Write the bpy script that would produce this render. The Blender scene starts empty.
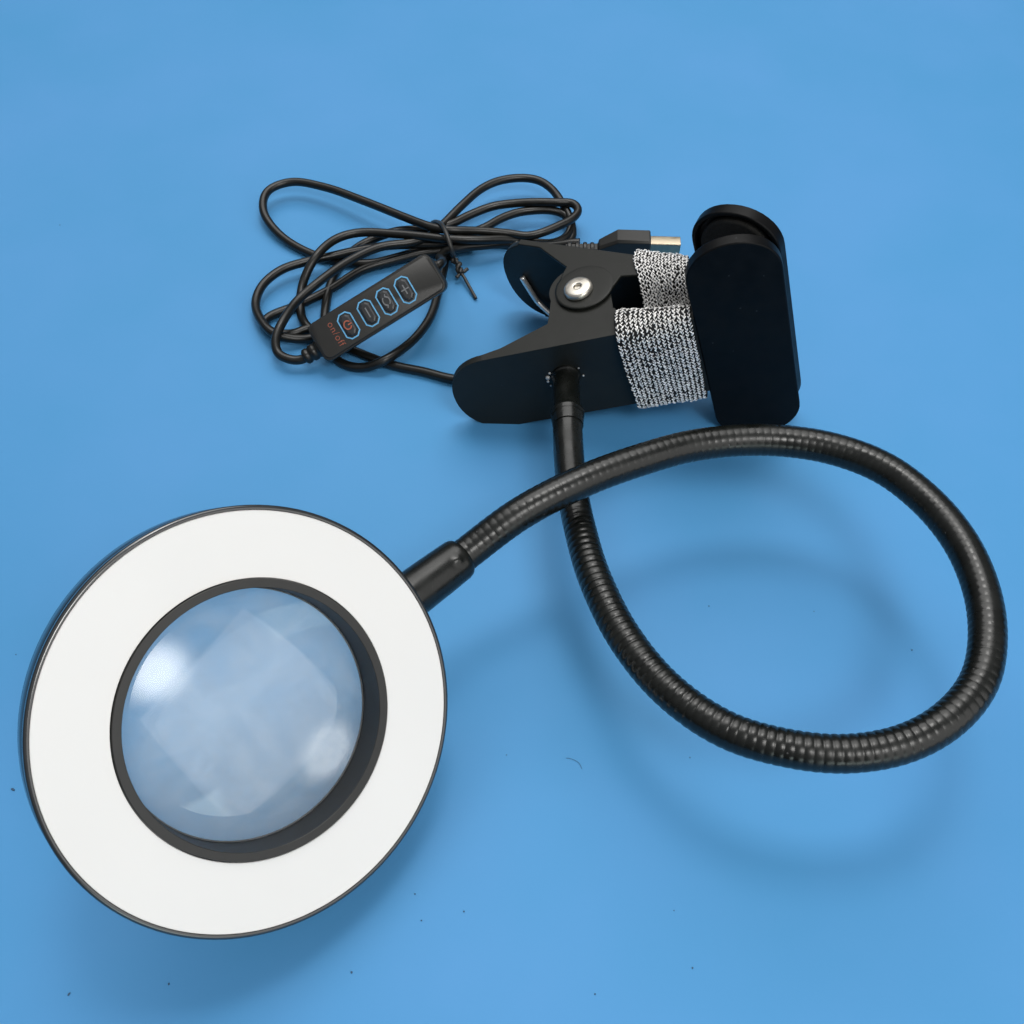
import bpy, bmesh, math, random
from mathutils import Vector as V, Matrix as M
random.seed(7)
S = 0.001                                   # everything below is written in millimetres
sc = bpy.context.scene
COL = sc.collection

# ------------------------------------------------------------------ camera
ELEV, HGT, FOV = math.radians(55), 258.0, math.radians(53)
FPX = 512 / math.tan(FOV / 2)
cam = bpy.data.cameras.new('camera'); cam.sensor_fit = 'HORIZONTAL'; cam.angle = FOV
cam.clip_start = 0.01; cam.clip_end = 50
camo = bpy.data.objects.new('camera', cam); COL.objects.link(camo)
camo.location = (0, 0, HGT * S); camo.rotation_euler = (math.pi / 2 - ELEV, 0, 0)
sc.camera = camo
RT = V((1, 0, 0)); UP = V((0, math.sin(ELEV), math.cos(ELEV))); BK = V((0, -math.cos(ELEV), math.sin(ELEV)))

def ray(x, y):
    return RT * ((x - 512) / FPX) + UP * ((512 - y) / FPX) - BK

def at(x, y, z):
    """where the sight line through a picture point stands z mm above the table"""
    d = ray(x, y); t = (z - HGT) / d.z
    return V((0, 0, HGT)) + d * t

# ------------------------------------------------------------------ materials
def mat(name, col, rough=.5, metal=0., spec=.5, bump=None, var=0., varscale=40., coat=0., sheen=0., roughvar=0.):
    m = bpy.data.materials.new(name); m.use_nodes = True
    nt = m.node_tree; b = nt.nodes['Principled BSDF']
    b.inputs['Base Color'].default_value = (*col, 1); b.inputs['Roughness'].default_value = rough
    b.inputs['Metallic'].default_value = metal; b.inputs['Specular IOR Level'].default_value = spec
    b.inputs['Coat Weight'].default_value = coat
    tc = nt.nodes.new('ShaderNodeTexCoord')
    if var:
        n = nt.nodes.new('ShaderNodeTexNoise'); n.inputs['Scale'].default_value = varscale; n.inputs['Detail'].default_value = 5
        nt.links.new(tc.outputs['Object'], n.inputs['Vector'])
        mr = nt.nodes.new('ShaderNodeMapRange'); mr.inputs[1].default_value = .3; mr.inputs[2].default_value = .7
        mr.inputs[3].default_value = 1 - var; mr.inputs[4].default_value = 1 + var
        nt.links.new(n.outputs['Fac'], mr.inputs[0])
        mx = nt.nodes.new('ShaderNodeVectorMath'); mx.operation = 'SCALE'; mx.inputs[0].default_value = col
        nt.links.new(mr.outputs[0], mx.inputs['Scale']); nt.links.new(mx.outputs[0], b.inputs['Base Color'])
        if roughvar:
            m2 = nt.nodes.new('ShaderNodeMapRange'); m2.inputs[1].default_value = .3; m2.inputs[2].default_value = .7
            m2.inputs[3].default_value = rough - roughvar; m2.inputs[4].default_value = rough + roughvar
            nt.links.new(n.outputs['Fac'], m2.inputs[0]); nt.links.new(m2.outputs[0], b.inputs['Roughness'])
    if bump:
        last = None
        for sc_, st, dist in bump:
            n = nt.nodes.new('ShaderNodeTexNoise'); n.inputs['Scale'].default_value = sc_; n.inputs['Detail'].default_value = 3
            nt.links.new(tc.outputs['Object'], n.inputs['Vector'])
            bp = nt.nodes.new('ShaderNodeBump'); bp.inputs['Strength'].default_value = st; bp.inputs['Distance'].default_value = dist
            nt.links.new(n.outputs['Fac'], bp.inputs['Height'])
            if last: nt.links.new(last.outputs[0], bp.inputs['Normal'])
            last = bp
        nt.links.new(last.outputs[0], b.inputs['Normal'])
    return m

TABLE = mat('blue_laminate', (.069, .270, .515), .48, spec=.12, bump=[(9, .35, .002), (900, .05, .0002)], var=.035, varscale=7, roughvar=.05)
STEEL = mat('black_powder_coat', (.0100, .0108, .0092), .44, spec=.24, bump=[(2600, .10, .0002)], var=.12, varscale=300, roughvar=.05)
PADM = mat('black_pad_shell', (.0028, .0030, .0033), .42, spec=.11, bump=[(1500, .05, .0002)], var=.25, varscale=250, roughvar=.06)
FOAM = mat('black_foam', (.014, .014, .013), .85, spec=.2, bump=[(1800, .5, .0006)], var=.2, varscale=800)
NECK = mat('black_sleeve', (.0042, .005, .0042), .27, spec=.40, bump=[(700, .05, .0004)], var=.2, varscale=200, roughvar=.08)
ORANGE_D = None
CORD = mat('black_cord_rubber', (.0062, .0064, .0056), .33, spec=.36, bump=[(900, .05, .0003)], var=.15, varscale=300, roughvar=.05)
PLAST = mat('black_plastic', (.0125, .0125, .0112), .42, spec=.40, bump=[(2500, .12, .0002)], var=.08, varscale=300)
HOUSE = mat('black_satin_plastic', (.016, .018, .019), .16, spec=.9, bump=[(2000, .04, .0002)], var=.1, varscale=200, roughvar=.04)
RIMM = mat('dark_grey_plastic', (.019, .0185, .017), .5, spec=.4, bump=[(2500, .08, .0002)], var=.08, varscale=300)
WHITE = mat('white_diffuser', (.69, .676, .652), .45, spec=.3, var=.012, varscale=30)
PLUGM = mat('warm_nickel', (.36, .31, .23), .38, metal=1., bump=[(900, .1, .0003)], var=.1, varscale=400, roughvar=.08)
SILVER = mat('nickel', (.56, .53, .47), .36, metal=.9, bump=[(1500, .08, .0002)], var=.08, varscale=500, roughvar=.08)
WIRE = mat('spring_wire', (.88, .88, .86), .35, metal=.8)
THREAD = mat('silver_thread', (.80, .79, .77), .34, metal=.25, spec=.7, var=.45, varscale=1500)
THREADB = mat('black_thread', (.012, .012, .012), .8, spec=.2, var=.3, varscale=1500, bump=[(1500, .5, .0005)])
TIE = mat('tie_plastic', (.02, .02, .018), .45, spec=.5, var=.2, varscale=400)
ORANGE = mat('orange_print', (.30, .075, .04), .6, var=.15, varscale=900)
SKY = mat('light_blue_print', (.10, .33, .56), .45, var=.1, varscale=900)
GREYP = mat('grey_print', (.13, .135, .14), .5)
BUTTON = mat('dark_button_rubber', (.014, .016, .018), .42, var=.2, varscale=900)
DUST = mat('dust_dark', (.035, .08, .14), .9, var=.3, varscale=900)
GLUE = mat('clear_glue', (.35, .36, .36), .15, spec=.6)

GLASS = bpy.data.materials.new('lens_glass'); GLASS.use_nodes = True
b = GLASS.node_tree.nodes['Principled BSDF']
b.inputs['Base Color'].default_value = (.985, 1, .995, 1); b.inputs['Roughness'].default_value = 0.0
b.inputs['Transmission Weight'].default_value = 1; b.inputs['IOR'].default_value = 1.5

gn = GLASS.node_tree; glare_film = gn.nodes.new('ShaderNodeBsdfDiffuse'); glare_film.inputs['Color'].default_value = (.8, .85, .88, 1)  # pale haze put into the glass for veiling glare, patchy like smudges
mxs = gn.nodes.new('ShaderNodeMixShader'); 
gt = gn.nodes.new('ShaderNodeTexCoord'); g1 = gn.nodes.new('ShaderNodeTexNoise'); g1.inputs['Scale'].default_value = 60; g1.inputs['Detail'].default_value = 6; g1.inputs['Distortion'].default_value = 1.5
g2 = gn.nodes.new('ShaderNodeMapRange'); g2.inputs[1].default_value = .3; g2.inputs[2].default_value = .72; g2.inputs[3].default_value = .10; g2.inputs[4].default_value = .22
gn.links.new(gt.outputs['Object'], g1.inputs['Vector']); gn.links.new(g1.outputs['Fac'], g2.inputs[0]); gn.links.new(g2.outputs[0], mxs.inputs[0])
gn.links.new(b.outputs[0], mxs.inputs[1]); gn.links.new(glare_film.outputs[0], mxs.inputs[2]); gn.links.new(mxs.outputs[0], gn.nodes['Material Output'].inputs['Surface'])

def drift(m, a, b_, scale):
    nt = m.node_tree; p = nt.nodes['Principled BSDF']; tc = nt.nodes.new('ShaderNodeTexCoord')
    n = nt.nodes.new('ShaderNodeTexNoise'); n.inputs['Scale'].default_value = scale; n.inputs['Detail'].default_value = 4; n.inputs['Roughness'].default_value = .55
    c = nt.nodes.new('ShaderNodeValToRGB'); c.color_ramp.elements[0].position = .33; c.color_ramp.elements[1].position = .67
    c.color_ramp.elements[0].color = (*a, 1); c.color_ramp.elements[1].color = (*b_, 1)
    nt.links.new(tc.outputs['Object'], n.inputs['Vector']); nt.links.new(n.outputs['Fac'], c.inputs[0]); nt.links.new(c.outputs[0], p.inputs['Base Color'])
drift(TABLE, (.064, .252, .495), (.078, .262, .525), 11)

def lint(m, col, scale, size):
    """tiny pale specks that lie on a dark part"""
    nt = m.node_tree; p = nt.nodes['Principled BSDF']; tc = nt.nodes.new('ShaderNodeTexCoord')
    v = nt.nodes.new('ShaderNodeTexVoronoi'); v.inputs['Scale'].default_value = scale
    nt.links.new(tc.outputs['Object'], v.inputs['Vector'])
    mth = nt.nodes.new('ShaderNodeMath'); mth.operation = 'LESS_THAN'; mth.inputs[1].default_value = size
    nt.links.new(v.outputs['Distance'], mth.inputs[0])
    mx = nt.nodes.new('ShaderNodeMix'); mx.data_type = 'RGBA'; old = p.inputs['Base Color'].links[0].from_socket
    nt.links.new(mth.outputs[0], mx.inputs['Factor']); nt.links.new(old, mx.inputs['A']); mx.inputs['B'].default_value = (*col, 1)
    nt.links.new(mx.outputs['Result'], p.inputs['Base Color'])
lint(PADM, (.022, .025, .028), 190, .05); lint(STEEL, (.02, .02, .02), 170, .045); lint(HOUSE, (.08, .08, .08), 200, .05); lint(NECK, (.05, .05, .05), 230, .05)

# ------------------------------------------------------------------ mesh helpers
def link(name, me, parent=None, mats=(), smooth=True, bevel=None, angle=35):
    o = bpy.data.objects.new(name, me); COL.objects.link(o)
    for m in mats: me.materials.append(m)
    if smooth:
        for p in me.polygons: p.use_smooth = True
    if bevel:
        bv = o.modifiers.new('bevel', 'BEVEL'); bv.width = bevel * S; bv.segments = 3
        bv.limit_method = 'ANGLE'; bv.angle_limit = math.radians(angle); bv.harden_normals = True
    if parent: o.parent = parent
    return o

class MB:
    def __init__(s): s.v = []; s.f = []; s.m = []
    def add(s, vs, fs, mi=0):
        k = len(s.v); s.v += [V(a) for a in vs]; s.f += [[i + k for i in f] for f in fs]; s.m += [mi] * len(fs)
    def tube(s, pts, rad, n=16, mi=0, cap=True, flat=None):
        pts = [V(p) for p in pts]; N = len(pts)
        T = [(pts[min(i + 1, N - 1)] - pts[max(i - 1, 0)]).normalized() for i in range(N)]
        a = T[0].orthogonal().normalized()
        if abs(T[0].z) < .9: a = (V((0, 0, 1)) - T[0] * T[0].z).normalized()
        vs = []
        for i in range(N):
            a = (a - T[i] * a.dot(T[i])).normalized(); c = T[i].cross(a)
            for k in range(n):
                th = 2 * math.pi * k / n
                r = rad(i, th) if callable(rad) else rad
                ca, cc = math.cos(th) * r, math.sin(th) * r
                if flat: ca *= flat[0]; cc *= flat[1]
                vs.append(pts[i] + a * ca + c * cc)
        fs = []
        for i in range(N - 1):
            for k in range(n):
                k2 = (k + 1) % n
                fs.append((i * n + k, i * n + k2, (i + 1) * n + k2, (i + 1) * n + k))
        if cap:
            fs.append(tuple(reversed(range(n)))); fs.append(tuple((N - 1) * n + k for k in range(n)))
        s.add(vs, fs, mi)
    def lathe(s, prof, c, ax, n=96, mi=0, closed=False, shape=None):
        """prof: (radius, height along ax)"""
        c = V(c); ax = V(ax).normalized(); a = ax.orthogonal().normalized(); d = ax.cross(a)
        vs = []; P = len(prof)
        for k in range(n):
            th = 2 * math.pi * k / n
            e = a * math.cos(th) + d * math.sin(th)
            for j, (r, h) in enumerate(prof):
                vs.append(c + e * r + ax * h)
        fs = []
        for k in range(n):
            k2 = (k + 1) % n
            for j in range(P if closed else P - 1):
                j2 = (j + 1) % P
                fs.append((k * P + j, k2 * P + j, k2 * P + j2, k * P + j2))
        s.add(vs, fs, mi)
    def prism(s, outline, O, ex, ey, ez, d0, d1, mi=0):
        """a flat outline (u, v) thickened from d0 to d1 along ez"""
        n = len(outline); O, ex, ey, ez = V(O), V(ex), V(ey), V(ez)
        vs = [O + ex * u + ey * w + ez * d0 for u, w in outline] + [O + ex * u + ey * w + ez * d1 for u, w in outline]
        fs = [tuple(range(n - 1, -1, -1)), tuple(range(n, 2 * n))]
        fs += [(i, (i + 1) % n, n + (i + 1) % n, n + i) for i in range(n)]
        s.add(vs, fs, mi)
    def mesh(s, name, fix=True):
        me = bpy.data.meshes.new(name)
        me.from_pydata([v * S for v in s.v], [], s.f)
        for p, m in zip(me.polygons, s.m): p.material_index = m
        if fix:
            bm = bmesh.new(); bm.from_mesh(me); bmesh.ops.remove_doubles(bm, verts=bm.verts, dist=1e-7)
            bmesh.ops.recalc_face_normals(bm, faces=bm.faces); bm.to_mesh(me); bm.free()
        me.update(); return me

def spline(P, step=1.0):
    """smooth path through points, resampled at even distance"""
    P = [V(p) for p in P]; Q = [P[0] * 2 - P[1]] + P + [P[-1] * 2 - P[-2]]
    out = []
    for i in range(1, len(Q) - 2):
        p0, p1, p2, p3 = Q[i - 1:i + 3]
        t1 = max((p1 - p0).length, 1e-3) ** .5; t2 = max((p2 - p1).length, 1e-3) ** .5; t3 = max((p3 - p2).length, 1e-3) ** .5
        m1 = ((p1 - p0) / t1 - (p2 - p0) / (t1 + t2) + (p2 - p1) / t2) * t2
        m2 = ((p2 - p1) / t2 - (p3 - p1) / (t2 + t3) + (p3 - p2) / t3) * t2
        for k in range(24):
            t = k / 24
            out.append(p1 * (2 * t ** 3 - 3 * t * t + 1) + m1 * (t ** 3 - 2 * t * t + t) + p2 * (3 * t * t - 2 * t ** 3) + m2 * (t ** 3 - t * t))
    out.append(P[-1])
    res = [out[0]]; acc = 0; 
    for a, b_ in zip(out, out[1:]):
        d = (b_ - a).length
        while acc + d >= step and d > 1e-9:
            t = (step - acc) / d; a = a.lerp(b_, t); res.append(a.copy()); d = (b_ - a).length; acc = 0
        acc += d
    if (res[-1] - out[-1]).length > step * .3: res.append(out[-1])
    return res

def blur(P, it):
    for _ in range(it):
        P = [P[0]] + [P[i - 1] * .25 + P[i] * .5 + P[i + 1] * .25 for i in range(1, len(P) - 1)] + [P[-1]]
    return P

def oblong(W, H, cw, ch, ex=2.2, n=20, left=True, right=True):
    """half extents W, H; ends along the first axis rounded over length cw"""
    o = []
    def cap(sg):
        for k in range(n + 1):
            t = -math.pi / 2 + math.pi * k / n
            c, s_ = math.cos(t), math.sin(t)
            o.append((sg * (W - cw + cw * abs(c) ** (2 / ex)), sg * math.copysign(H * abs(s_) ** (2 / ex), s_)))
    cap(1); cap(-1)
    return o

def empty(name, loc):
    o = bpy.data.objects.new(name, None); COL.objects.link(o); o.location = V(loc) * S; o.empty_display_size = .01
    return o

def tag(o, label=None, cat=None, kind=None, group=None):
    for k, v in (('label', label), ('category', cat), ('kind', kind), ('group', group)):
        if v: o[k] = v

# ------------------------------------------------------------------ the surface
bm = bmesh.new(); bmesh.ops.create_grid(bm, x_segments=4, y_segments=4, size=1.2)
me = bpy.data.meshes.new('tabletop'); bm.to_mesh(me); bm.free()
tb = link('tabletop', me, None, [TABLE]); tb.location = (0, .35, 0)
tag(tb, 'smooth bright blue tabletop under the lamp', 'tabletop', 'structure')

# ------------------------------------------------------------------ the lamp
LAMP = empty('magnifying_lamp', (0, 0, 0))
tag(LAMP, 'black clamp lamp with white ring light, round magnifier, looped gooseneck and coiled cord', 'lamp')

# --- ring head: pose taken from the two ellipses of the ring
nc = V((.615, .041, 1.)).normalized()
RC = V((0, 0, HGT)) + RT * -56.044 + UP * -45.796 + BK * -227.49
RN = (RT * nc.x + UP * nc.y + BK * nc.z).normalized()
R0 = 47.5
m_ = MB()
m_.lathe([(46.35, -.55), (46.45, -.05), (46.75, 0), (47.2, -.12), (47.5, -.5), (47.5, -2.2), (47.38, -2.35), (47.38, -2.65), (47.5, -2.8), (47.5, -9.6), (47.1, -10.9), (46, -11.7),
          (31.5, -11.9), (30.2, -11.6), (29.3, -10.7), (28.6, -9.9), (29.1, -9.2), (29.1, -1), (46.35, -1)], RC, RN, 160, closed=True)
HEAD = link('lamp_head', m_.mesh('lamp_head'), LAMP, [HOUSE], True)
HEAD.modifiers.new('split', 'EDGE_SPLIT').split_angle = math.radians(40)
m_ = MB()
m_.lathe([(31.25, -.9), (31.25, -.30), (31.33, -.22), (46.2, -.22), (46.33, -.30), (46.33, -.9)], RC, RN, 160, closed=True)
d = link('light_diffuser', m_.mesh('light_diffuser'), HEAD, [WHITE]); d.modifiers.new('split', 'EDGE_SPLIT').split_angle = math.radians(20); tag(d, 'white translucent ring on the lamp face')
m_ = MB()
m_.lathe([(29.05, -9.2), (29.05, -.8), (29.0, .12), (29.12, .25), (30.85, .25), (30.98, .12), (31.0, -.85), (30.4, -.95), (30.4, -9.2)], RC, RN, 160, closed=True)
d = link('lens_rim', m_.mesh('lens_rim'), HEAD, [RIMM]); d.modifiers.new('split', 'EDGE_SPLIT').split_angle = math.radians(30)
# biconvex glass
m_ = MB(); RL, CUR, CUB = 28.95, 100.0, 165.0
sag = lambda r, R=CUR: R - math.sqrt(R * R - r * r)
sg = sag(RL); sb = sag(RL, CUB); prof = []
for k in range(25):
    r = RL * k / 24; prof.append((r, -9.3 + sg - sag(r)))
for k in range(24, -1, -1):
    r = RL * k / 24; prof.append((r, -11.1 - sb + sag(r, CUB)))
m_.lathe(prof, RC, RN, 128)
d = link('lens', m_.mesh('lens'), HEAD, [GLASS]); d.modifiers.new('split', 'EDGE_SPLIT').split_angle = math.radians(40)

# --- collar leaving the rim
def onring(x, y, off):
    dd = ray(x, y); p0 = RC + RN * off; o = V((0, 0, HGT)); t = ((p0 - o).dot(RN)) / dd.dot(RN); return o + dd * t
CM = RC - RN * 6.3
cd = (onring(449, 566.5, -6.3) - CM).normalized()
m_ = MB()
prof = [(0, 45.5), (6.0, 45.5), (6.05, 47.5), (5.95, 51), (5.8, 58), (5.6, 63.6), (5.35, 64.6), (4.95, 65.1), (3.9, 65.2), (0, 65.2)]
pp = []
for (r1, h1), (r2, h2) in zip(prof, prof[1:]):
    k = max(1, int(abs(h2 - h1) / .6))
    pp += [(r1 + (r2 - r1) * i / k, h1 + (h2 - h1) * i / k) for i in range(k)]
pp.append(prof[-1])
m_.lathe(pp, CM, cd, 64)
dim = onring(457.5, 555, 0)   # crimped dimple on the viewer's side
dax = (V((0, 0, HGT)) - dim).normalized(); dax = (dax - cd * dax.dot(cd)).normalized()
hd = (dim - CM).dot(cd); DP = CM + cd * hd + dax * 5.6
for v in m_.v:
    q = (v - DP).length
    if q < 2.6:
        axis = CM + cd * (v - CM).dot(cd); o_ = (v - axis)
        if o_.length > .1: v += o_.normalized() * (.5 * math.exp(-(q / .95) ** 2) - .06 * math.exp(-((q - 1.8) / .5) ** 2))
c = link('neck_collar', m_.mesh('neck_collar'), LAMP, [NECK]); c.modifiers.new('split', 'EDGE_SPLIT').split_angle = math.radians(50)

# --- clamp frame
CO = V((-16.66, 216.17, 10.71)); ty, tz = -.30, -.03
RM = M.Rotation(tz, 3, 'Z') @ M.Rotation(ty, 3, 'Y')
CX, CY, CZ = RM @ V((1, 0, 0)), RM @ V((0, 1, 0)), RM @ V((0, 0, 1))
def cl(x, y, z): return CO + CX * x + CY * y + CZ * z
H = 15.78
PV = (43.4, 20.4)
ya = math.atan(.514)
UX = CX * math.cos(ya) - CY * math.sin(ya)
VX = CX * math.sin(ya) + CY * math.cos(ya)
PO = cl(PV[0], PV[1], 0)

def arc(cx, cy, r, a0, a1, n=28):
    return [(cx + r * math.cos(math.radians(a0 + (a1 - a0) * i / n)), cy + r * math.sin(math.radians(a0 + (a1 - a0) * i / n))) for i in range(n + 1)]
def hole_cut(): pass

def handle_outline(x0, x1, h, c=14.5):
    o = [(x1, -h), (x1, h)]
    for k in range(25):
        t = math.pi / 2 + math.pi * k / 24
        o.append((x0 + c + c * math.copysign(abs(math.cos(t)) ** .92, math.cos(t)), h * math.copysign(abs(math.sin(t)) ** .92, math.sin(t))))
    return o
PADL, PADH, PADC = 13.15, 40.8, 90.0
def pad(O, ex, ey, ez, inward, uc):
    """tray with a lip; ez runs up, ey is the thickness direction towards the other jaw"""
    ol = oblong(PADH, PADL, 12.0, 0, 2.05)
    sh = MB(); base = O + ex * uc
    n = len(ol)
    inner = [(a * (PADH - 1.3) / PADH, b * (PADL - 1.3) / PADL) for a, b in ol]
    rings = [(ol, -.35), (ol, 3.55), (inner, 3.55), (inner, 1.6)]
    vs = []
    for o_, dd in rings: vs += [base + ez * a + ex * b + ey * (dd * inward) for a, b in o_]
    fs = [tuple(range(n)), tuple(range(3 * n, 4 * n))]
    for r in range(3):
        for i in range(n):
            j = (i + 1) % n; fs.append((r * n + i, r * n + j, (r + 1) * n + j, (r + 1) * n + i))
    sh.add(vs, fs)
    ln = MB()
    ol2 = [(a * (PADH - 2.6) / PADH, b * (PADL - 2.6) / PADL) for a, b in ol]
    ln.prism([(b, a) for a, b in ol2], base, ex, ez, ey * inward, 1.5, 3.95)
    return sh, ln

# jaw on the viewer's side
m_ = MB()
m_.prism(handle_outline(-1.2, 80, H), CO, CX, CZ, CY, 0, 2.4)
fl = [(12.5, -.02), (82, -.02), (82, 3.0), (76.3, 3.2), (54.9, 7.9), (54.2, 10.9), (53.6, 11.2), (53.1, 17.0)] + arc(PV[0], PV[1] + 2.5, 9.7, -25, 200) + [(34.2, 19.5), (34.0, 16.2), (33.3, 10.0), (18.5, 3.6), (12.5, 2.3)]
m_.prism(fl, CO + CZ * (H - .95), CX, CY, CZ, 0, 1.0)
m_.prism(fl, CO - CZ * (H + .05), CX, CY, CZ, 0, 1.0)
J1 = link('clamp_jaw', m_.mesh('clamp_jaw'), LAMP, [STEEL], True, .38)
tag(J1, 'jaw that carries the gooseneck, its handle resting on the table')
sh, ln = pad(CO, CX, CY, CZ, 1, PADC)
o = link('pad_shell', sh.mesh('pad_shell'), J1, [PADM], True, .55)
o = link('pad_lining', ln.mesh('pad_lining'), J1, [FOAM], True, .8)
# jaw on the far side, swung open about the screw
D2 = 17.8
m_ = MB(); OB = PO + VX * D2
m_.prism(handle_outline(-41.2, 38, H + 1.0), OB, UX, CZ, -VX, 0, 2.4)
fl = [(-31, D2 + .02), (-31, D2 - 2.4), (-22.4, D2 - 2.5), (-9.0, 8.7), (-8.8, 5.5)] + arc(.9, 2.0, 9.2, 172, 345) + [(10.0, 3.4), (10.5, 8.3), (14.4, 9.4), (33, 12.8), (38, D2 - 2.5), (38, D2 + .02)]
m_.prism(fl, PO + CZ * (H + .12), UX, VX, CZ, 0, 1.05)
m_.prism(fl, PO - CZ * (H + 1.17), UX, VX, CZ, 0, 1.05)
J2 = link('clamp_jaw', m_.mesh('clamp_jaw'), LAMP, [STEEL], True, .38)
tag(J2, 'far jaw swung open behind the screw')
sh, ln = pad(OB, UX, VX, CZ, -1, PADC - PV[0])
o = link('pad_shell', sh.mesh('pad_shell'), J2, [PADM], True, .55)
o = link('pad_lining', ln.mesh('pad_lining'), J2, [FOAM], True, .8)
# raised boss on the far jaw's ear
m_ = MB(); top = PO + CZ * (H + 1.16)
m_.lathe([(0, .10), (6.6, .10), (7.8, .08), (8.6, .03), (9.3, -.03), (9.3, -.3), (0, -.3)], top + UX * .9 + VX * 2.0, CZ, 64)
o = link('pivot_boss', m_.mesh('pivot_boss'), J2, [STEEL])
# screw
m_ = MB()
m_.lathe([(0, .7), (1.05, .7), (1.15, 1.45), (1.35, 1.62), (1.7, 1.62), (3.5, 1.55), (4.15, 1.3), (4.45, .85), (4.5, -.05), (0, -.05)], top + CZ * .36, CZ, 48)
m_.lathe([(0, 1.5), (2.0, 1.5), (2.0, -36), (3.6, -36), (3.6, -38), (0, -38)], top + CZ * -.4, CZ, 24)
for a in (20, 110):
    r_ = math.radians(a); e1 = CX * math.cos(r_) + CY * math.sin(r_); e2 = CZ.cross(e1)
o = link('pivot_screw', m_.mesh('pivot_screw'), LAMP, [SILVER]); o.modifiers.new('split', 'EDGE_SPLIT').split_angle = math.radians(45)
tag(o, 'pale silver screw through both jaws')
# spring: coil round the screw, one leg hooked on the far handle, one on the near plate
m_ = MB(); P = []
P += [PO + UX * -33.5 + VX * (D2 - 3.4) + CZ * 2.5, PO + UX * -30.8 + VX * (D2 - 3.6) + CZ * -7.6, PO + UX * -29.5 + VX * (D2 - 4.0) + CZ * -9.0, PO + UX * -16 + VX * (D2 - 10) + CZ * -11]
for k in range(0, 36 * 4 + 18):
    th = math.radians(110 + k * 10)
    P.append(PO + UX * 4.4 * math.cos(th) + VX * 4.4 * math.sin(th) + CZ * (-12 + k * .12))
P += [cl(30, 4.5, 6), cl(18, 3.4, 6)]
m_.tube(blur(spline(P, .6), 2), .95, 10)
link('torsion_spring', m_.mesh('torsion_spring'), LAMP, [WIRE])

# --- gooseneck
FIT = cl(35.6, 0, 2.6)
fe = at(567.6, 415.5, 25.2)
fdir = (fe - FIT).normalized()
gp = [(567.7, 421, 25.3), (568, 440, 25.6), (571, 480, 27), (579, 525, 28.5), (595.5, 580, 31), (623, 635, 33), (667, 689, 35), (727, 730, 36.5), (789, 748.5, 37.5), (850, 753.5, 38.5),
      (905, 743.5, 39.5), (950, 718, 40.5), (979, 682, 41), (987.5, 640, 41.5), (981.5, 590, 41.5), (961, 543, 41.5), (927, 501, 41), (884, 468.5, 40.5), (828, 447.5, 40), (762, 440, 39.5),
      (700, 444.5, 40), (640, 460, 41.5), (580, 482.5, 42), (522, 512.5, 40.5)]
P = [at(*g) for g in gp] + [CM + cd * 66, CM + cd * 58]
path = blur(spline(P, .25), 30)
PITCH = 2.05
rng = [random.uniform(.85, 1.15) for _ in range(900)]
def neckr(i, th):
    s_ = i * .25; k = int(s_ / PITCH); f_ = s_ / PITCH - k
    w = math.sin(math.pi * f_)            # rounded coil with a narrow valley
    fade = min(1, max(0, (s_ - 30) / 14)) # smooth heat-shrink near the clamp
    side = .55 + .45 * (.5 + .5 * math.sin(th + 1.1 + s_ * .012)) ** 1.5      # the sleeve clings to the coil on one side, spans it on the other
    dp = .26 * fade * rng[k % 900] * side * (1 - .55 * min(1, max(0, (s_ - 130) / 70)))
    return 4.36 + dp * (w ** .6 - .8) + .025 * math.sin(s_ * .23 + th)
m_ = MB(); m_.tube(path, neckr, 36)
GN = link('gooseneck', m_.mesh('gooseneck'), LAMP, [NECK])
# fitting
m_ = MB()
L = (fe - FIT).length
m_.lathe([(0, -1), (4.5, -1), (4.55, .5), (4.3, 1.0), (4.0, 1.4), (3.95, 3.5), (3.95, L - 3.0), (4.3, L - 2.2), (4.95, L - 1.2), (5.0, L - .3), (4.75, L + .2), (4.9, L + .8), (4.75, L + 1.6), (4.5, L + 4.5), (0, L + 4.5)], FIT, fdir, 48)
o = link('neck_fitting', m_.mesh('neck_fitting'), LAMP, [NECK]); o.modifiers.new('split', 'EDGE_SPLIT').split_angle = math.radians(60)
m_ = MB()
for ang, sz, off in ((172, .8, 5.6), (188, .5, 6.0), (150, .45, 5.2), (207, .35, 6.3), (-12, .4, 5.3), (28, .3, 5.2)):
    e = CX * math.cos(math.radians(ang)) + CZ * math.sin(math.radians(ang))
    cc = FIT + e * off - CY * .25; k = 8
    m_.lathe([(0, sz * .8), (sz * .7, sz * .6), (sz, 0), (sz * .7, -sz * .5), (0, -sz * .6)], cc, -CY, 10)
o = link('glue_bead', m_.mesh('glue_bead'), o, [GLUE])

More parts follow.
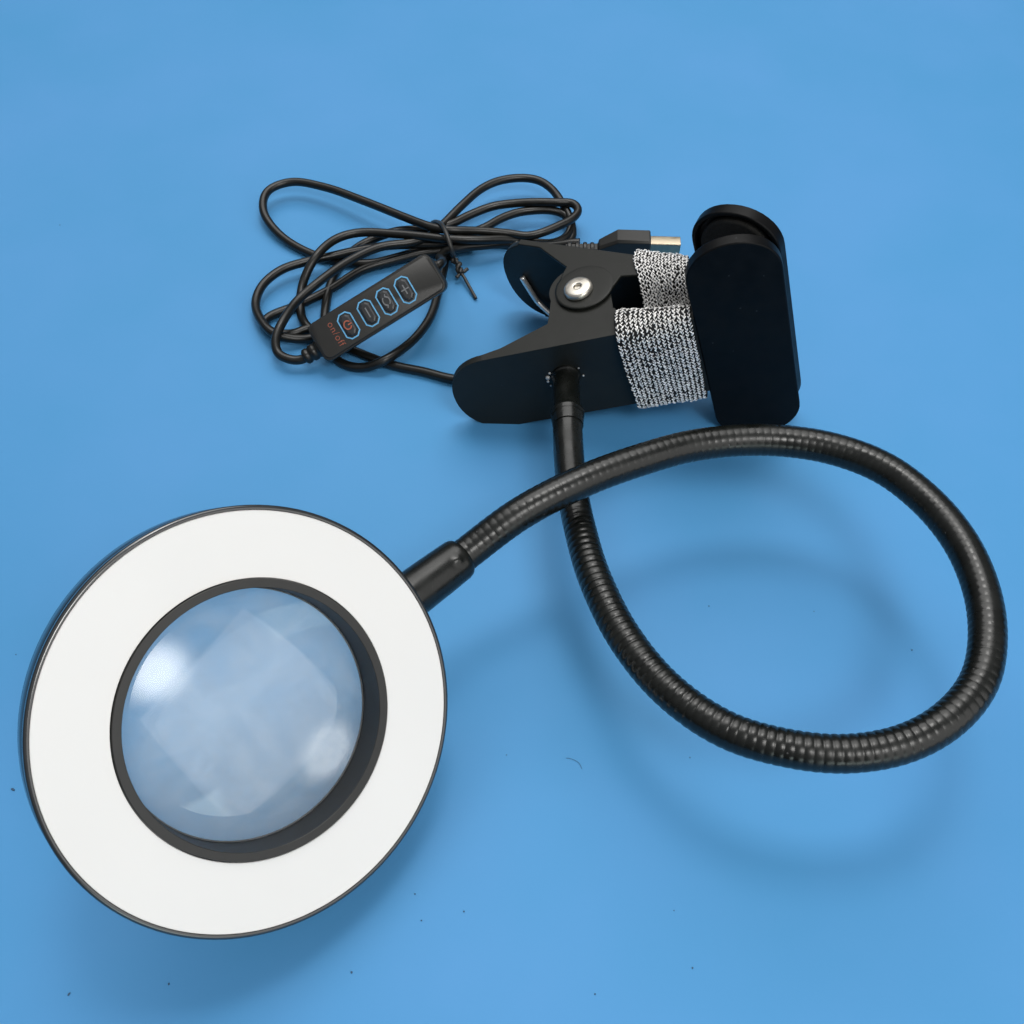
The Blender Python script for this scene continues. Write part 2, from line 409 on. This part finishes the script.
# --- inline switch on the cord
SC_ = V((-44.86, 249.9, 19.0))
SR = M.Rotation(math.radians(23.4), 3, 'Z') @ M.Rotation(math.radians(-21.1), 3, 'Y') @ M.Rotation(math.radians(29.0), 3, 'X')
SX, SY, SZ = SR @ V((1, 0, 0)), SR @ V((0, 1, 0)), SR @ V((0, 0, 1))
def rrect(w, h, r, n=6):
    o = []
    for cx, cy, a in ((w - r, h - r, 0), (-w + r, h - r, 90), (-w + r, -h + r, 180), (w - r, -h + r, 270)):
        o += arc(cx, cy, r, a, a + 90, n)
    return o
m_ = MB()
oct8 = lambda w, h, c: [(w, h - c), (w - c, h), (-w + c, h), (-w, h - c), (-w, -h + c), (-w + c, -h), (w - c, -h), (w, -h + c)]
n_ = len(rrect(1, 1, .5)); vs = []
for w, h, c_, z in ((22.6, 4.8, 2.0, -7.8), (24.0, 5.6, 2.4, -7.3), (24.3, 6.5, 2.6, -4.0), (23.7, 7.15, 2.6, -.75), (23.5, 7.0, 2.5, -.5), (23.1, 6.6, 2.3, -.45), (23.0, 6.55, 2.25, -.1), (22.8, 6.35, 2.1, .05)):
    vs += [SC_ + SX * a + SY * b_ + SZ * z for a, b_ in rrect(w, h, c_)]
m_.add(vs, [(q * n_ + i, q * n_ + (i + 1) % n_, (q + 1) * n_ + (i + 1) % n_, (q + 1) * n_ + i) for q in range(7) for i in range(n_)] + [tuple(range(n_)), tuple(7 * n_ + i for i in range(n_))])
SW = link('inline_switch', m_.mesh('inline_switch'), LAMP, [PLAST], True)
SW.modifiers.new('split', 'EDGE_SPLIT').split_angle = math.radians(35)
# strain reliefs
for sgn, st in ((-1, SC_ - SX * 23.0 - SZ * 4.2 - SY * .5), (1, SC_ + SX * 22.8 - SZ * 5.6 + SY * 2.6)):
    m_ = MB()
    if sgn < 0:
        prof = [(0, -1), (3.3, -1), (3.3, 1.0), (2.9, 1.6), (2.6, 2.2), (2.9, 2.6), (2.9, 4.0), (2.4, 4.4), (2.4, 5.0), (2.7, 5.3), (2.7, 6.4), (2.1, 7.0), (0, 7.0)]
    else:
        prof = [(0, -1), (2.1, -1), (2.0, 1.2), (1.8, 2), (0, 2)]
    m_.lathe(prof, st, SX * sgn, 24)
    link('strain_relief', m_.mesh('strain_relief'), SW, [CORD])
def stroke(mb, pts, w, z0, z1, mi, closed=False):
    pts = [V((a, b_)) for a, b_ in pts]; n = len(pts)
    for i in range(n if closed else n - 1):
        a, b_ = pts[i], pts[(i + 1) % n]; d_ = (b_ - a); 
        if d_.length < 1e-6: continue
        d_.normalize(); q = V((-d_.y, d_.x)) * w / 2; a2 = a - d_ * w * .3; b2 = b_ + d_ * w * .3
        mb.prism([tuple(a2 - q), tuple(b2 - q), tuple(b2 + q), tuple(a2 + q)], ORG, SX, SY, SZ, z0 + i * .004, z1 + i * .004, mi)
bx = (-10.95, -3.2, 4.05, 11.25)
for i, x in enumerate(bx):
    mb = MB(); ORG = SC_ + SX * x + SY * -.3
    w, h, c_ = 2.7, 4.75, 1.5
    outer = oct8(w, h, c_); inn = oct8(w - .42, h - .46, c_ - .22)
    vs = [ORG + SX * a + SY * b_ + SZ * .075 for a, b_ in outer] + [ORG + SX * a + SY * b_ + SZ * .16 for a, b_ in outer] + [ORG + SX * a + SY * b_ + SZ * .16 for a, b_ in inn] + [ORG + SX * a + SY * b_ + SZ * .075 for a, b_ in inn]
    mb.add(vs, [(r * 8 + k, r * 8 + (k + 1) % 8, (r + 1) * 8 + (k + 1) % 8, (r + 1) * 8 + k) for r in range(3) for k in range(8)], 0)
    # rubber key: domed
    st = [(1.0, 1.0, .06), (1.0, 1.0, .35), (.86, .93, .7), (.6, .8, .85)]
    vs = []
    for a, b_, z in st: vs += [ORG + SX * p * a + SY * q * b_ + SZ * z for p, q in oct8(w - .75, h - .9, c_ - .3)]
    mb.add(vs, [(r * 8 + k, r * 8 + (k + 1) % 8, (r + 1) * 8 + (k + 1) % 8, (r + 1) * 8 + k) for r in range(3) for k in range(8)] + [tuple(24 + k for k in range(8))], 1)
    # the signs are turned: their right is -SY, their up is +SX
    def g(pts): return [(y_, -x_) for x_, y_ in pts]
    z0, z1 = .80, .97
    if i == 0:      # power sign
        stroke(mb, g([(1.45 * math.cos(math.radians(a)), 1.2 * math.sin(math.radians(a)) - .1) for a in range(125, 416, 18)]), .42, z0, z1, 2)
        stroke(mb, g([(0, .15), (0, 1.3)]), .42, z0, z1, 2)
    elif i == 1:    # minus
        stroke(mb, g([(-1.7, 0), (1.7, 0)]), .42, z0, z1, 2)
    elif i == 2:    # cycling arrows
        stroke(mb, g([(1.6 * math.cos(math.radians(a)), 1.15 * math.sin(math.radians(a))) for a in range(30, 171, 20)]), .36, z0, z1, 2)
        stroke(mb, g([(1.6 * math.cos(math.radians(a)), 1.15 * math.sin(math.radians(a))) for a in range(210, 351, 20)]), .36, z0, z1, 2)
        stroke(mb, g([(-2.2, .6), (-1.5, .15), (-.9, .8)]), .32, z0 + .03, z1 + .03, 2)
        stroke(mb, g([(2.2, -.6), (1.5, -.15), (.9, -.8)]), .32, z0 + .03, z1 + .03, 2)
    else:           # plus
        stroke(mb, g([(-1.6, 0), (1.6, 0)]), .42, z0, z1, 2)
        stroke(mb, g([(0, -1.25), (0, 1.25)]), .42, z0 + .02, z1 + .02, 2)
    o = link('button', mb.mesh('button', False), SW, [SKY, BUTTON, ORANGE if i == 0 else GREYP], False)
    tag(o, ('button with the orange power sign', 'button with the minus sign', 'button with the round arrows', 'button with the plus sign')[i])
# printed words
fc = bpy.data.curves.new('lettering', 'FONT'); fc.body = 'on/off'; fc.size = 3.35 * S; fc.align_x = 'CENTER'; fc.extrude = .02 * S; fc.offset = -.00005; fc.space_character = 1.12
fo = bpy.data.objects.new('lettering_curve', fc); COL.objects.link(fo)
bpy.context.view_layer.update()
me = bpy.data.meshes.new_from_object(fo.evaluated_get(bpy.context.evaluated_depsgraph_get()))
bpy.data.objects.remove(fo); bpy.data.curves.remove(fc)
me.materials.clear()
lo = link('lettering', me, SW, [ORANGE], False); me.name = 'lettering'
o_ = SC_ + SX * -17.0 + SY * -.5 + SZ * .09
lo.matrix_world = M.Translation(o_ * S) @ M(((-SY.x, SX.x, SZ.x), (-SY.y, SX.y, SZ.y), (-SY.z, SX.z, SZ.z))).to_4x4()
tag(lo, 'orange words on/off printed on the switch')

# --- cord: one long strand from the clamp through the coil to the switch, a second from the switch to the plug
CR = 1.58
def strand(seq): return [at(*p) if len(p) == 3 else p for p in seq]
SWL = SC_ - SX * 30.0 - SZ * 4.2 - SY * .5     # left relief mouth
SWR = SC_ + SX * 24.4 - SZ * 5.6 + SY * 2.6
A = [(520, 372, 6), (485, 380, 2.2), (453, 379, 1.8), (425, 372, 1.8), (392, 365, 1.8), (362, 354, 1.8), (330, 340, 1.8), (306, 325, 1.8), (300.5, 308, 1.8), (303, 283, 4.5), (316, 256.5, 9.2), (336, 239, 9.6), (359, 232.6, 9.6), (392, 233.6, 9.6),
     (420, 236, 9.8), (447, 239, 9.8), (479, 240, 9), (505, 239.5, 7), (530, 242, 4), (553, 243, 3), (567, 236, 3), (571, 225, 4), (564.5, 214.5, 5), (551, 210.3, 6), (532, 210.5, 6), (516, 213, 6), (500, 219, 6), (485, 227.5, 6), (465, 235, 6),
     (447, 243, 6.2), (430, 244.5, 6), (418, 244.5, 6), (385, 246, 5.5), (352, 251.5, 5.2), (330, 256.5, 5.2), (307, 261.5, 5.2), (282, 269.5, 5.2), (263, 284.5, 4.5), (255.5, 303, 4.2), (261.5, 321, 5.0), (273, 333, 5.2), (291, 338.5, 3.4), (312, 338, 1.8),
     (319, 333, 1.8), (311, 328, 1.8), (292, 334, 1.8), (273, 332, 1.8), (263, 325, 1.8), (268, 317.5, 1.8), (298, 305, 1.8), (329, 290, 1.8), (362, 270, 2.4), (392, 261, 3), (420, 254, 4), (447, 250, 4.5), (466, 248, 4), (471, 245.5, 3.2), (462, 244, 2.6), (447, 246, 2.6),
     (418, 251.5, 2), (396, 257.5, 1.8), (372, 263.2, 1.8), (341, 261.8, 1.8), (309, 252.8, 1.8), (279, 234, 3), (263.3, 210.5, 5), (268, 190.8, 6), (291, 182, 6.5), (324, 187, 7), (367, 202.2, 8.5), (405, 217.3, 10), (430, 226.5, 11.2), (447.5, 230, 11.4),
     (479, 231, 9.5), (509, 233.5, 8), (526, 236, 7.5), (540, 233.4, 8), (557.5, 226.3, 8.5), (571.5, 219.3, 8.5), (578.5, 210.5, 8.5), (573, 203.2, 8.5), (557.5, 202.5, 8.8), (532, 202.3, 8.5), (516, 203.2, 8), (493, 206.3, 7.5), (469, 215.3, 7), (452, 223.6, 7),
     (436, 228, 6.6), (418, 229.5, 5.5), (397, 231, 4.5), (377, 237.5, 4), (359, 246.5, 3), (343, 260, 2), (332, 280, 1.8), (326, 305, 1.8), (325, 335, 1.8), (332, 355, 1.8), (346, 365.2, 1.8), (365, 367.3, 2.2), (384, 360.5, 5.0), (411.6, 341.5, 4), (430, 317.5, 3), (438.5, 291, 2.5), (444, 268, 2.2),
     (449, 250, 2.2), (470, 242, 2.2), (505, 241, 2.2), (535, 245, 1.8), (560, 246, 1.8), (572, 238, 1.8), (572, 226, 4), (566.5, 210, 6), (560, 200, 7), (553, 190.3, 7.2), (540, 181, 7.5), (524.5, 178, 7.8), (500.5, 180.5, 8), (482, 188.4, 8), (461.5, 205.8, 8), (444, 223.5, 7.6),
     (430, 236, 7.8), (412.7, 242.3, 8), (380, 247, 8.6), (349, 261, 8.8), (318, 282.8, 8.8), (298, 300, 7.5), (282.5, 322, 8.6), (275.5, 339, 7), (277.5, 353, 5), (285, 358, 4.6)]
pts = strand(A) + [SWL - SX * 1.5, SWL + SX * 4]
B = [SWR - SX * 4, SWR + SX * .8] + strand([(440, 257, 11.5), (446, 251.5, 8.5), (462, 247.5, 6.5), (479, 246, 5.5), (510, 243.5, 5), (540, 246, 5.5), (560, 245, 7.5), (571, 243, 8.6), (580, 242.6, 8.8)])
m_ = MB()
m_.tube(blur(spline(pts, .6), 10), CR, 14)
m_.tube(blur(spline(B, .6), 10), CR, 14)
link('power_cord', m_.mesh('power_cord'), LAMP, [CORD])

# --- usb plug standing on its narrow side behind the clamp
U0, U1 = at(617, 235, 16), at(651, 236, 16)
ux = (U1 - U0); ux.z = 0; ul = ux.length; ux.normalize(); uy = V((-ux.y, ux.x, 0)); uz = V((0, 0, 1))
uc = V((U0.x, U0.y, 8.4))
m_ = MB()
k = 3.6
sec = lambda w, h, c: [(w - c, h), (w, h - c), (w, -h + c), (w - c, -h), (-w + c, -h), (-w, -h + c), (-w, h - c), (-w + c, h)]
st = [(-18, 2.0, 2.0, .9), (-6.5, 2.4, 2.4, 1.0), (-6.0, 2.8, 4.0, 1.0), (0, k, 7.6, .9), (.4, k, 7.8, .8), (ul - .4, k, 7.8, .8), (ul, k - .4, 7.4, .8)]
vs = []; 
for x, w, h, c_ in st: vs += [uc + ux * x + uy * a + uz * b_ for a, b_ in sec(w, h, c_)]
fs = [(r * 8 + i, r * 8 + (i + 1) % 8, (r + 1) * 8 + (i + 1) % 8, (r + 1) * 8 + i) for r in range(len(st) - 1) for i in range(8)] + [tuple(range(8)), tuple((len(st) - 1) * 8 + i for i in range(8))]
m_.add(vs, fs)
for x in (-16.6, -13.8, -11.0, -8.4):       # ribs of the strain relief
    m_.lathe([(0, -.75), (2.9, -.75), (3.15, -.4), (3.15, .4), (2.9, .75), (0, .75)], uc + ux * x, ux, 20)
UP_ = link('usb_plug', m_.mesh('usb_plug'), LAMP, [PLAST], True, .3); tag(UP_, 'black cord plug standing on its edge behind the clamp')
m_ = MB()
a_ = [(2.25, 6.0), (2.25, -6.0), (-2.25, -6.0), (-2.25, 6.0)]
m_.prism(rrect(2.25, 6.0, .5, 3), uc + ux * (ul - .5), uy, uz, ux, 0, 11.2)
o = link('metal_connector', m_.mesh('metal_connector'), UP_, [PLUGM], True, .15)
tag(o, 'bare silver metal end of the plug')

# ------------------------------------------------------------------ elastic band wound round the jaws
Lp = [(54.2, -.7, -16.6), (54.0, -1.5, -8), (53.8, -1.6, 4), (54.0, -.7, 15.4), (54.1, .3, 16.7), (54.0, 4.2, 17.3), (54.5, 8.4, 16.6), (55.4, 9.8, 14.6), (57.5, 12.5, 7), (61.5, 16, 7.5), (62.0, 20.5, 15.2), (61.7, 22.5, 16.8), (60.9, 26, 17.6), (60.9, 29.8, 17.4),
      (61.8, 32.2, 17.2), (61.5, 32.6, 8), (61.5, 32.6, -8), (61.3, 32, -16.5), (60, 28, -18), (56, 10, -18), (54.5, 1.5, -17.8)]
Rp = [(75.7, -.7, -17.4), (76.1, -1.3, -8), (76.4, -1.4, 4), (76.4, -.7, 15.4), (76.4, .2, 16.7), (76.5, 2.5, 17.7), (76.3, 4.2, 16.7), (76.4, 5.4, 14.8), (76.6, 7.4, 8), (77.0, 11.5, 9), (77, 14.5, 15), (77.2, 17, 17.0), (77.2, 19.5, 18.2), (77.2, 23.0, 17.7),
      (77.2, 24.6, 17.2), (77.0, 24.8, 8), (76.8, 24.8, -8), (76.6, 24, -16.5), (76.4, 20, -18.2), (76.2, 7, -18.3), (75.9, 1.2, -18.2)]
def closed_path(pp, n):
    ext = pp[-3:] + pp + pp[:4]
    sp = spline([V(p) for p in ext], .2)
    i0 = min(range(len(sp) // 3), key=lambda i: (sp[i] - V(pp[0])).length)
    i1 = min(range(len(sp) * 2 // 3, len(sp)), key=lambda i: (sp[i] - V(pp[0])).length)
    seg = sp[i0:i1]
    return [seg[int(i * len(seg) / n)] for i in range(n)]
NV = 132; NU = 16
LA, RA = closed_path(Lp, NV), closed_path(Rp, NV)
def bandp(u, v):
    i = int(v) % NV; j = (i + 1) % NV; t = v - math.floor(v)
    q = LA[i].lerp(LA[j], t).lerp(RA[i].lerp(RA[j], t), u); return cl(*q)
mb = MB()
vs = []; W_ = 12
for i in range(NV):
    for k in range(W_ + 1): vs.append(bandp(k / W_, i))
k0 = len(vs)
cen = cl(65, 14, 0)
def bnorm(u, v):
    a = bandp(u, v + .6) - bandp(u, v - .6); b_ = bandp(min(1, u + .05), v) - bandp(max(0, u - .05), v)
    n_ = a.cross(b_).normalized(); return n_, a.normalized(), b_.normalized()
n0, _, _ = bnorm(.5, 10)
flip = -1 if n0.dot(-CY) < 0 else 1
vs2 = []
for i in range(NV):
    for k in range(W_ + 1):
        n_, _, _ = bnorm(k / W_, i); vs2.append(bandp(k / W_, i) + n_ * flip * .45)
n_r = W_ + 1
fs = []
for i in range(NV):
    j = (i + 1) % NV
    for k in range(W_):
        fs.append((k0 + i * n_r + k, k0 + i * n_r + k + 1, k0 + j * n_r + k + 1, k0 + j * n_r + k))
        fs.append((i * n_r + k + 1, i * n_r + k, j * n_r + k, j * n_r + k + 1))
    for k in (0, W_):
        fs.append((i * n_r + k, k0 + i * n_r + k, k0 + j * n_r + k, j * n_r + k))
mb.add(vs + vs2, fs, 1)
bead_f = None
def bead(c_, a, b_, n_, la, lb, ln):
    vs = []; R_, C_ = 5, 6
    for r in range(1, R_):
        ph = math.pi * r / R_
        for q in range(C_):
            th = 2 * math.pi * q / C_
            vs.append(c_ + a * la * math.cos(ph) + b_ * lb * math.sin(ph) * math.cos(th) + n_ * ln * math.sin(ph) * math.sin(th))
    vs += [c_ + a * la, c_ - a * la]
    fs = []
    for r in range(R_ - 2):
        for q in range(C_): fs.append((r * C_ + q, r * C_ + (q + 1) % C_, (r + 1) * C_ + (q + 1) % C_, (r + 1) * C_ + q))
    t_, bt = (R_ - 1) * C_, (R_ - 1) * C_ + 1
    for q in range(C_):
        fs.append((t_, (q + 1) % C_, q)); fs.append((bt, (R_ - 2) * C_ + q, (R_ - 2) * C_ + (q + 1) % C_))
    mb.add(vs, fs, 0)
rows = 112
for col in range(NU):
    ph = random.random(); lift = random.uniform(-.12, .22)
    for row in range(rows):
        for side in (-1, 1):
            if random.random() < .05: continue
            u = (col + .5 + side * .14 + random.uniform(-.05, .05)) / NU
            v = (row + ph + (.5 if side > 0 else 0) + random.uniform(-.18, .18)) * NV / rows
            u = min(.995, max(.005, u))
            n_, a, b_ = bnorm(u, v); n_ = n_ * flip
            ang = side * random.uniform(.35, .75)
            d1 = (a * math.cos(ang) + b_ * math.sin(ang)).normalized(); d2 = n_.cross(d1).normalized()
            bead(bandp(u, v) + n_ * (.44 + lift + random.uniform(-.05, .2)), d1, d2, n_, random.uniform(.46, .84), random.uniform(.16, .29), .27)
for _ in range(70):                          # stray fibres
    u = random.choice((random.uniform(0, .04), random.uniform(.96, 1), random.random())); v = random.uniform(0, 60); n_, a, b_ = bnorm(min(.99, max(.01, u)), v); n_ = n_ * flip
    p0 = bandp(min(.99, max(.01, u)), v) + n_ * .5; o1 = (n_ * random.uniform(.3, 1) + a * random.uniform(-1, 1) + b_ * random.uniform(-1, 1)) * random.uniform(.5, 1.3); o2 = o1 + (n_ * random.uniform(-.6, .6) + a * random.uniform(-1, 1) + b_ * random.uniform(-1, 1)) * .8
    mb.tube([p0, p0 + o1 * .5, p0 + o1, p0 + o2], .045, 4, random.choice((0, 0, 1)))
BAND = link('elastic_band', mb.mesh('elastic_band', False), None, [THREAD, THREADB])
tag(BAND, 'silver and black knitted elastic band wound round the jaws of the black clamp', 'elastic band')

# ------------------------------------------------------------------ twist tie
mb = MB()
loop = strand([(453, 257, 5), (452.6, 253, 11), (450.5, 246, 13.6), (447.5, 236.5, 15.2), (443, 226.5, 15), (438.5, 222.3, 12.6), (433, 222.5, 9), (431, 227, 5), (434, 237, 1.2), (442, 250, .9), (450, 258, 1.6), (455, 260.5, 4.4)])
def ribbon(mb, pts, w=.9, t=.5): mb.tube(pts, 1.0, 10, flat=(w, t))
mb.tube(blur(spline(loop, .4), 6), .82, 10)
tw = strand([(453, 256.5, 5.5), (455, 261, 5.2), (458.5, 264.5, 4.6), (459, 269, 4), (461, 273, 3.4)])
tp = spline(tw, .3)
for ph in (0, math.pi):
    q = []
    for i, p in enumerate(tp):
        d_ = (tp[min(i + 1, len(tp) - 1)] - tp[max(i - 1, 0)]).normalized(); a = d_.orthogonal().normalized(); c_ = d_.cross(a)
        th = i * .42 + ph; q.append(p + (a * math.cos(th) + c_ * math.sin(th)) * .72)
    mb.tube(q, .72, 8)
mb.tube(spline(strand([(460, 272, 3.6), (463, 275.5, 3.2), (469, 286, 2.0), (476, 298.5, .9)]), .5), .62, 8)
mb.tube(spline(strand([(460.5, 272.5, 3.4), (464, 271.5, 4.2), (467.5, 269, 4.2)]), .5), .7, 8)
mb.tube(spline(strand([(460.5, 272.5, 3.4), (458.5, 275.5, 2.8), (456.5, 278, 2.4)]), .5), .7, 8)
T = link('twist_tie', mb.mesh('twist_tie'), None, [TIE])
tag(T, 'thin black twist tie knotted round the bundled cord', 'twist tie')

# ------------------------------------------------------------------ dust on the table
mb = MB()
for x, y, r, el in ((13, 789.5, .42, 2.0), (506.6, 755, .2, 1), (464, 911.5, .28, 1), (421.5, 920.5, .24, 1), (692.5, 968, .28, 1.3), (595, 994, .26, 1), (674, 910.5, .2, 1), (709, 606, .26, 1), (814, 611.5, .22, 1), (912, 650, .24, 1.5),
                 (69, 994, .34, 1.5), (169, 984, .3, 1.3), (351.6, 972.5, .32, 1.2), (415, 894, .26, 1), (16, 654.5, .22, 1), 
                 (60, 225, .3, 1), (690, 757.5, .24, 1)):
    r *= .76; c_ = at(x, y, .1); a = random.uniform(0, 6.28); e1 = V((math.cos(a), math.sin(a), 0)) if el < 1.9 else V((1, -.25, 0)).normalized(); e2 = V((-e1.y, e1.x, 0)); vs = []
    for hh, rr in ((-.09, .8), (.05, 1), (.16, .55)):
        for k in range(7):
            th = 2 * math.pi * k / 7; q = rr * r * random.uniform(.75, 1.2)
            vs.append(c_ + e1 * math.cos(th) * q * el + e2 * math.sin(th) * q + V((0, 0, hh * r * 3 + .05)))
    mb.add(vs, [(i * 7 + k, i * 7 + (k + 1) % 7, (i + 1) * 7 + (k + 1) % 7, (i + 1) * 7 + k) for i in range(2) for k in range(7)] + [tuple(14 + k for k in range(7))])
mb.tube(spline(strand([(566, 758, .15), (572, 759, .2), (579, 763, .2), (582, 769, .12)]), .3), .05, 5)
D = link('dust', mb.mesh('dust'), None, [DUST])
tag(D, 'dark dust specks and a hair scattered on the blue table', 'dust', 'stuff')

# ------------------------------------------------------------------ light
w = bpy.data.worlds.new('World'); sc.world = w; w.use_nodes = True
nt = w.node_tree; bg = nt.nodes['Background']
tc = nt.nodes.new('ShaderNodeTexCoord'); sx = nt.nodes.new('ShaderNodeSeparateXYZ'); cr = nt.nodes.new('ShaderNodeValToRGB')
nt.links.new(tc.outputs['Generated'], sx.inputs[0]); nt.links.new(sx.outputs['Z'], cr.inputs[0]); nt.links.new(cr.outputs[0], bg.inputs['Color'])
e = cr.color_ramp.elements; e[0].position = .0; e[0].color = (.02, .02, .025, 1); e[1].position = 1; e[1].color = (.50, .51, .53, 1)
k_ = e.new(.45); k_.color = (.22, .22, .23, 1)
bg.inputs['Strength'].default_value = 1.0

def area(name, loc, target, sx_, sy_, power, col=(1, 1, 1), soft=None, square=False):
    l = bpy.data.lights.new(name, 'AREA'); l.shape = 'RECTANGLE'; l.size = sx_; l.size_y = sy_; l.energy = power; l.color = col
    o = bpy.data.objects.new(name, l); COL.objects.link(o); o.location = loc
    o.rotation_euler = (V(target) - V(loc)).to_track_quat('-Z', 'Y').to_euler()
    if soft is not None:                     # a softbox whose cloth is brightest in the middle, or an added square panel with soft edges
        l.use_nodes = True; n_ = l.node_tree; em = n_.nodes['Emission']
        g_ = n_.nodes.new('ShaderNodeNewGeometry'); s_ = n_.nodes.new('ShaderNodeVectorMath'); s_.operation = 'SUBTRACT'
        s_.inputs[1].default_value = (.5, .5, 0); n_.links.new(g_.outputs['Parametric'], s_.inputs[0])
        if square:
            a_ = n_.nodes.new('ShaderNodeVectorMath'); a_.operation = 'ABSOLUTE'; n_.links.new(s_.outputs[0], a_.inputs[0])
            x_ = n_.nodes.new('ShaderNodeSeparateXYZ'); n_.links.new(a_.outputs[0], x_.inputs[0])
            d_ = n_.nodes.new('ShaderNodeMath'); d_.operation = 'MAXIMUM'; n_.links.new(x_.outputs[0], d_.inputs[0]); n_.links.new(x_.outputs[1], d_.inputs[1])
        else:
            d_ = n_.nodes.new('ShaderNodeVectorMath'); d_.operation = 'LENGTH'; n_.links.new(s_.outputs[0], d_.inputs[0])
        m_ = n_.nodes.new('ShaderNodeMapRange'); m_.interpolation_type = 'SMOOTHERSTEP'
        m_.inputs[1].default_value = .5; m_.inputs[2].default_value = soft; m_.inputs[3].default_value = .0; m_.inputs[4].default_value = 1.2 if square else 2.6
        n_.links.new(d_.outputs['Value'], m_.inputs[0]); pw = n_.nodes.new('ShaderNodeMath'); pw.operation = 'POWER'; pw.inputs[1].default_value = 1 if square else 1.7
        n_.links.new(m_.outputs[0], pw.inputs[0]); n_.links.new(pw.outputs[0], em.inputs['Strength'])
    return o
area('ceiling_panel', (-.1, 1.15, 1.5), (0, .2, 0), 1.6, 1.3, 21, (1, .99, .97))
area('key_softbox', (.05, .55, 1.25), (0, .15, 0), .30, .30, 3.4, (1, .98, .95))
area('side_softbox', (.30, -.35, .98), (-.05, .1, .03), .70, .62, 4.6, (1, .985, .96), .04)
area('lens_reflection_panel', (.86, -.50, .62), (-.06, .1, .04), 1.2, 1.2, 5.2, (1, .985, .96), .465, True)  # unseen panel added for the pale square reflected in the lens
area('lens_glint_panel', (.36, -1.1, .24), (-.06, .1, .04), .85, .42, 3.0, (.85, 1, .97), .3, True)  # unseen low panel added for the teal glint near the lens edge

sc.view_settings.view_transform = 'Standard'; sc.view_settings.look = 'None'
sc.view_settings.exposure = 0; sc.view_settings.gamma = 1; sc.view_settings.use_curve_mapping = False
sc.render.engine = 'CYCLES'
sc.cycles.use_denoising = True
sc.cycles.max_bounces = 10; sc.cycles.transmission_bounces = 8; sc.cycles.caustics_refractive = True; sc.cycles.caustics_reflective = False
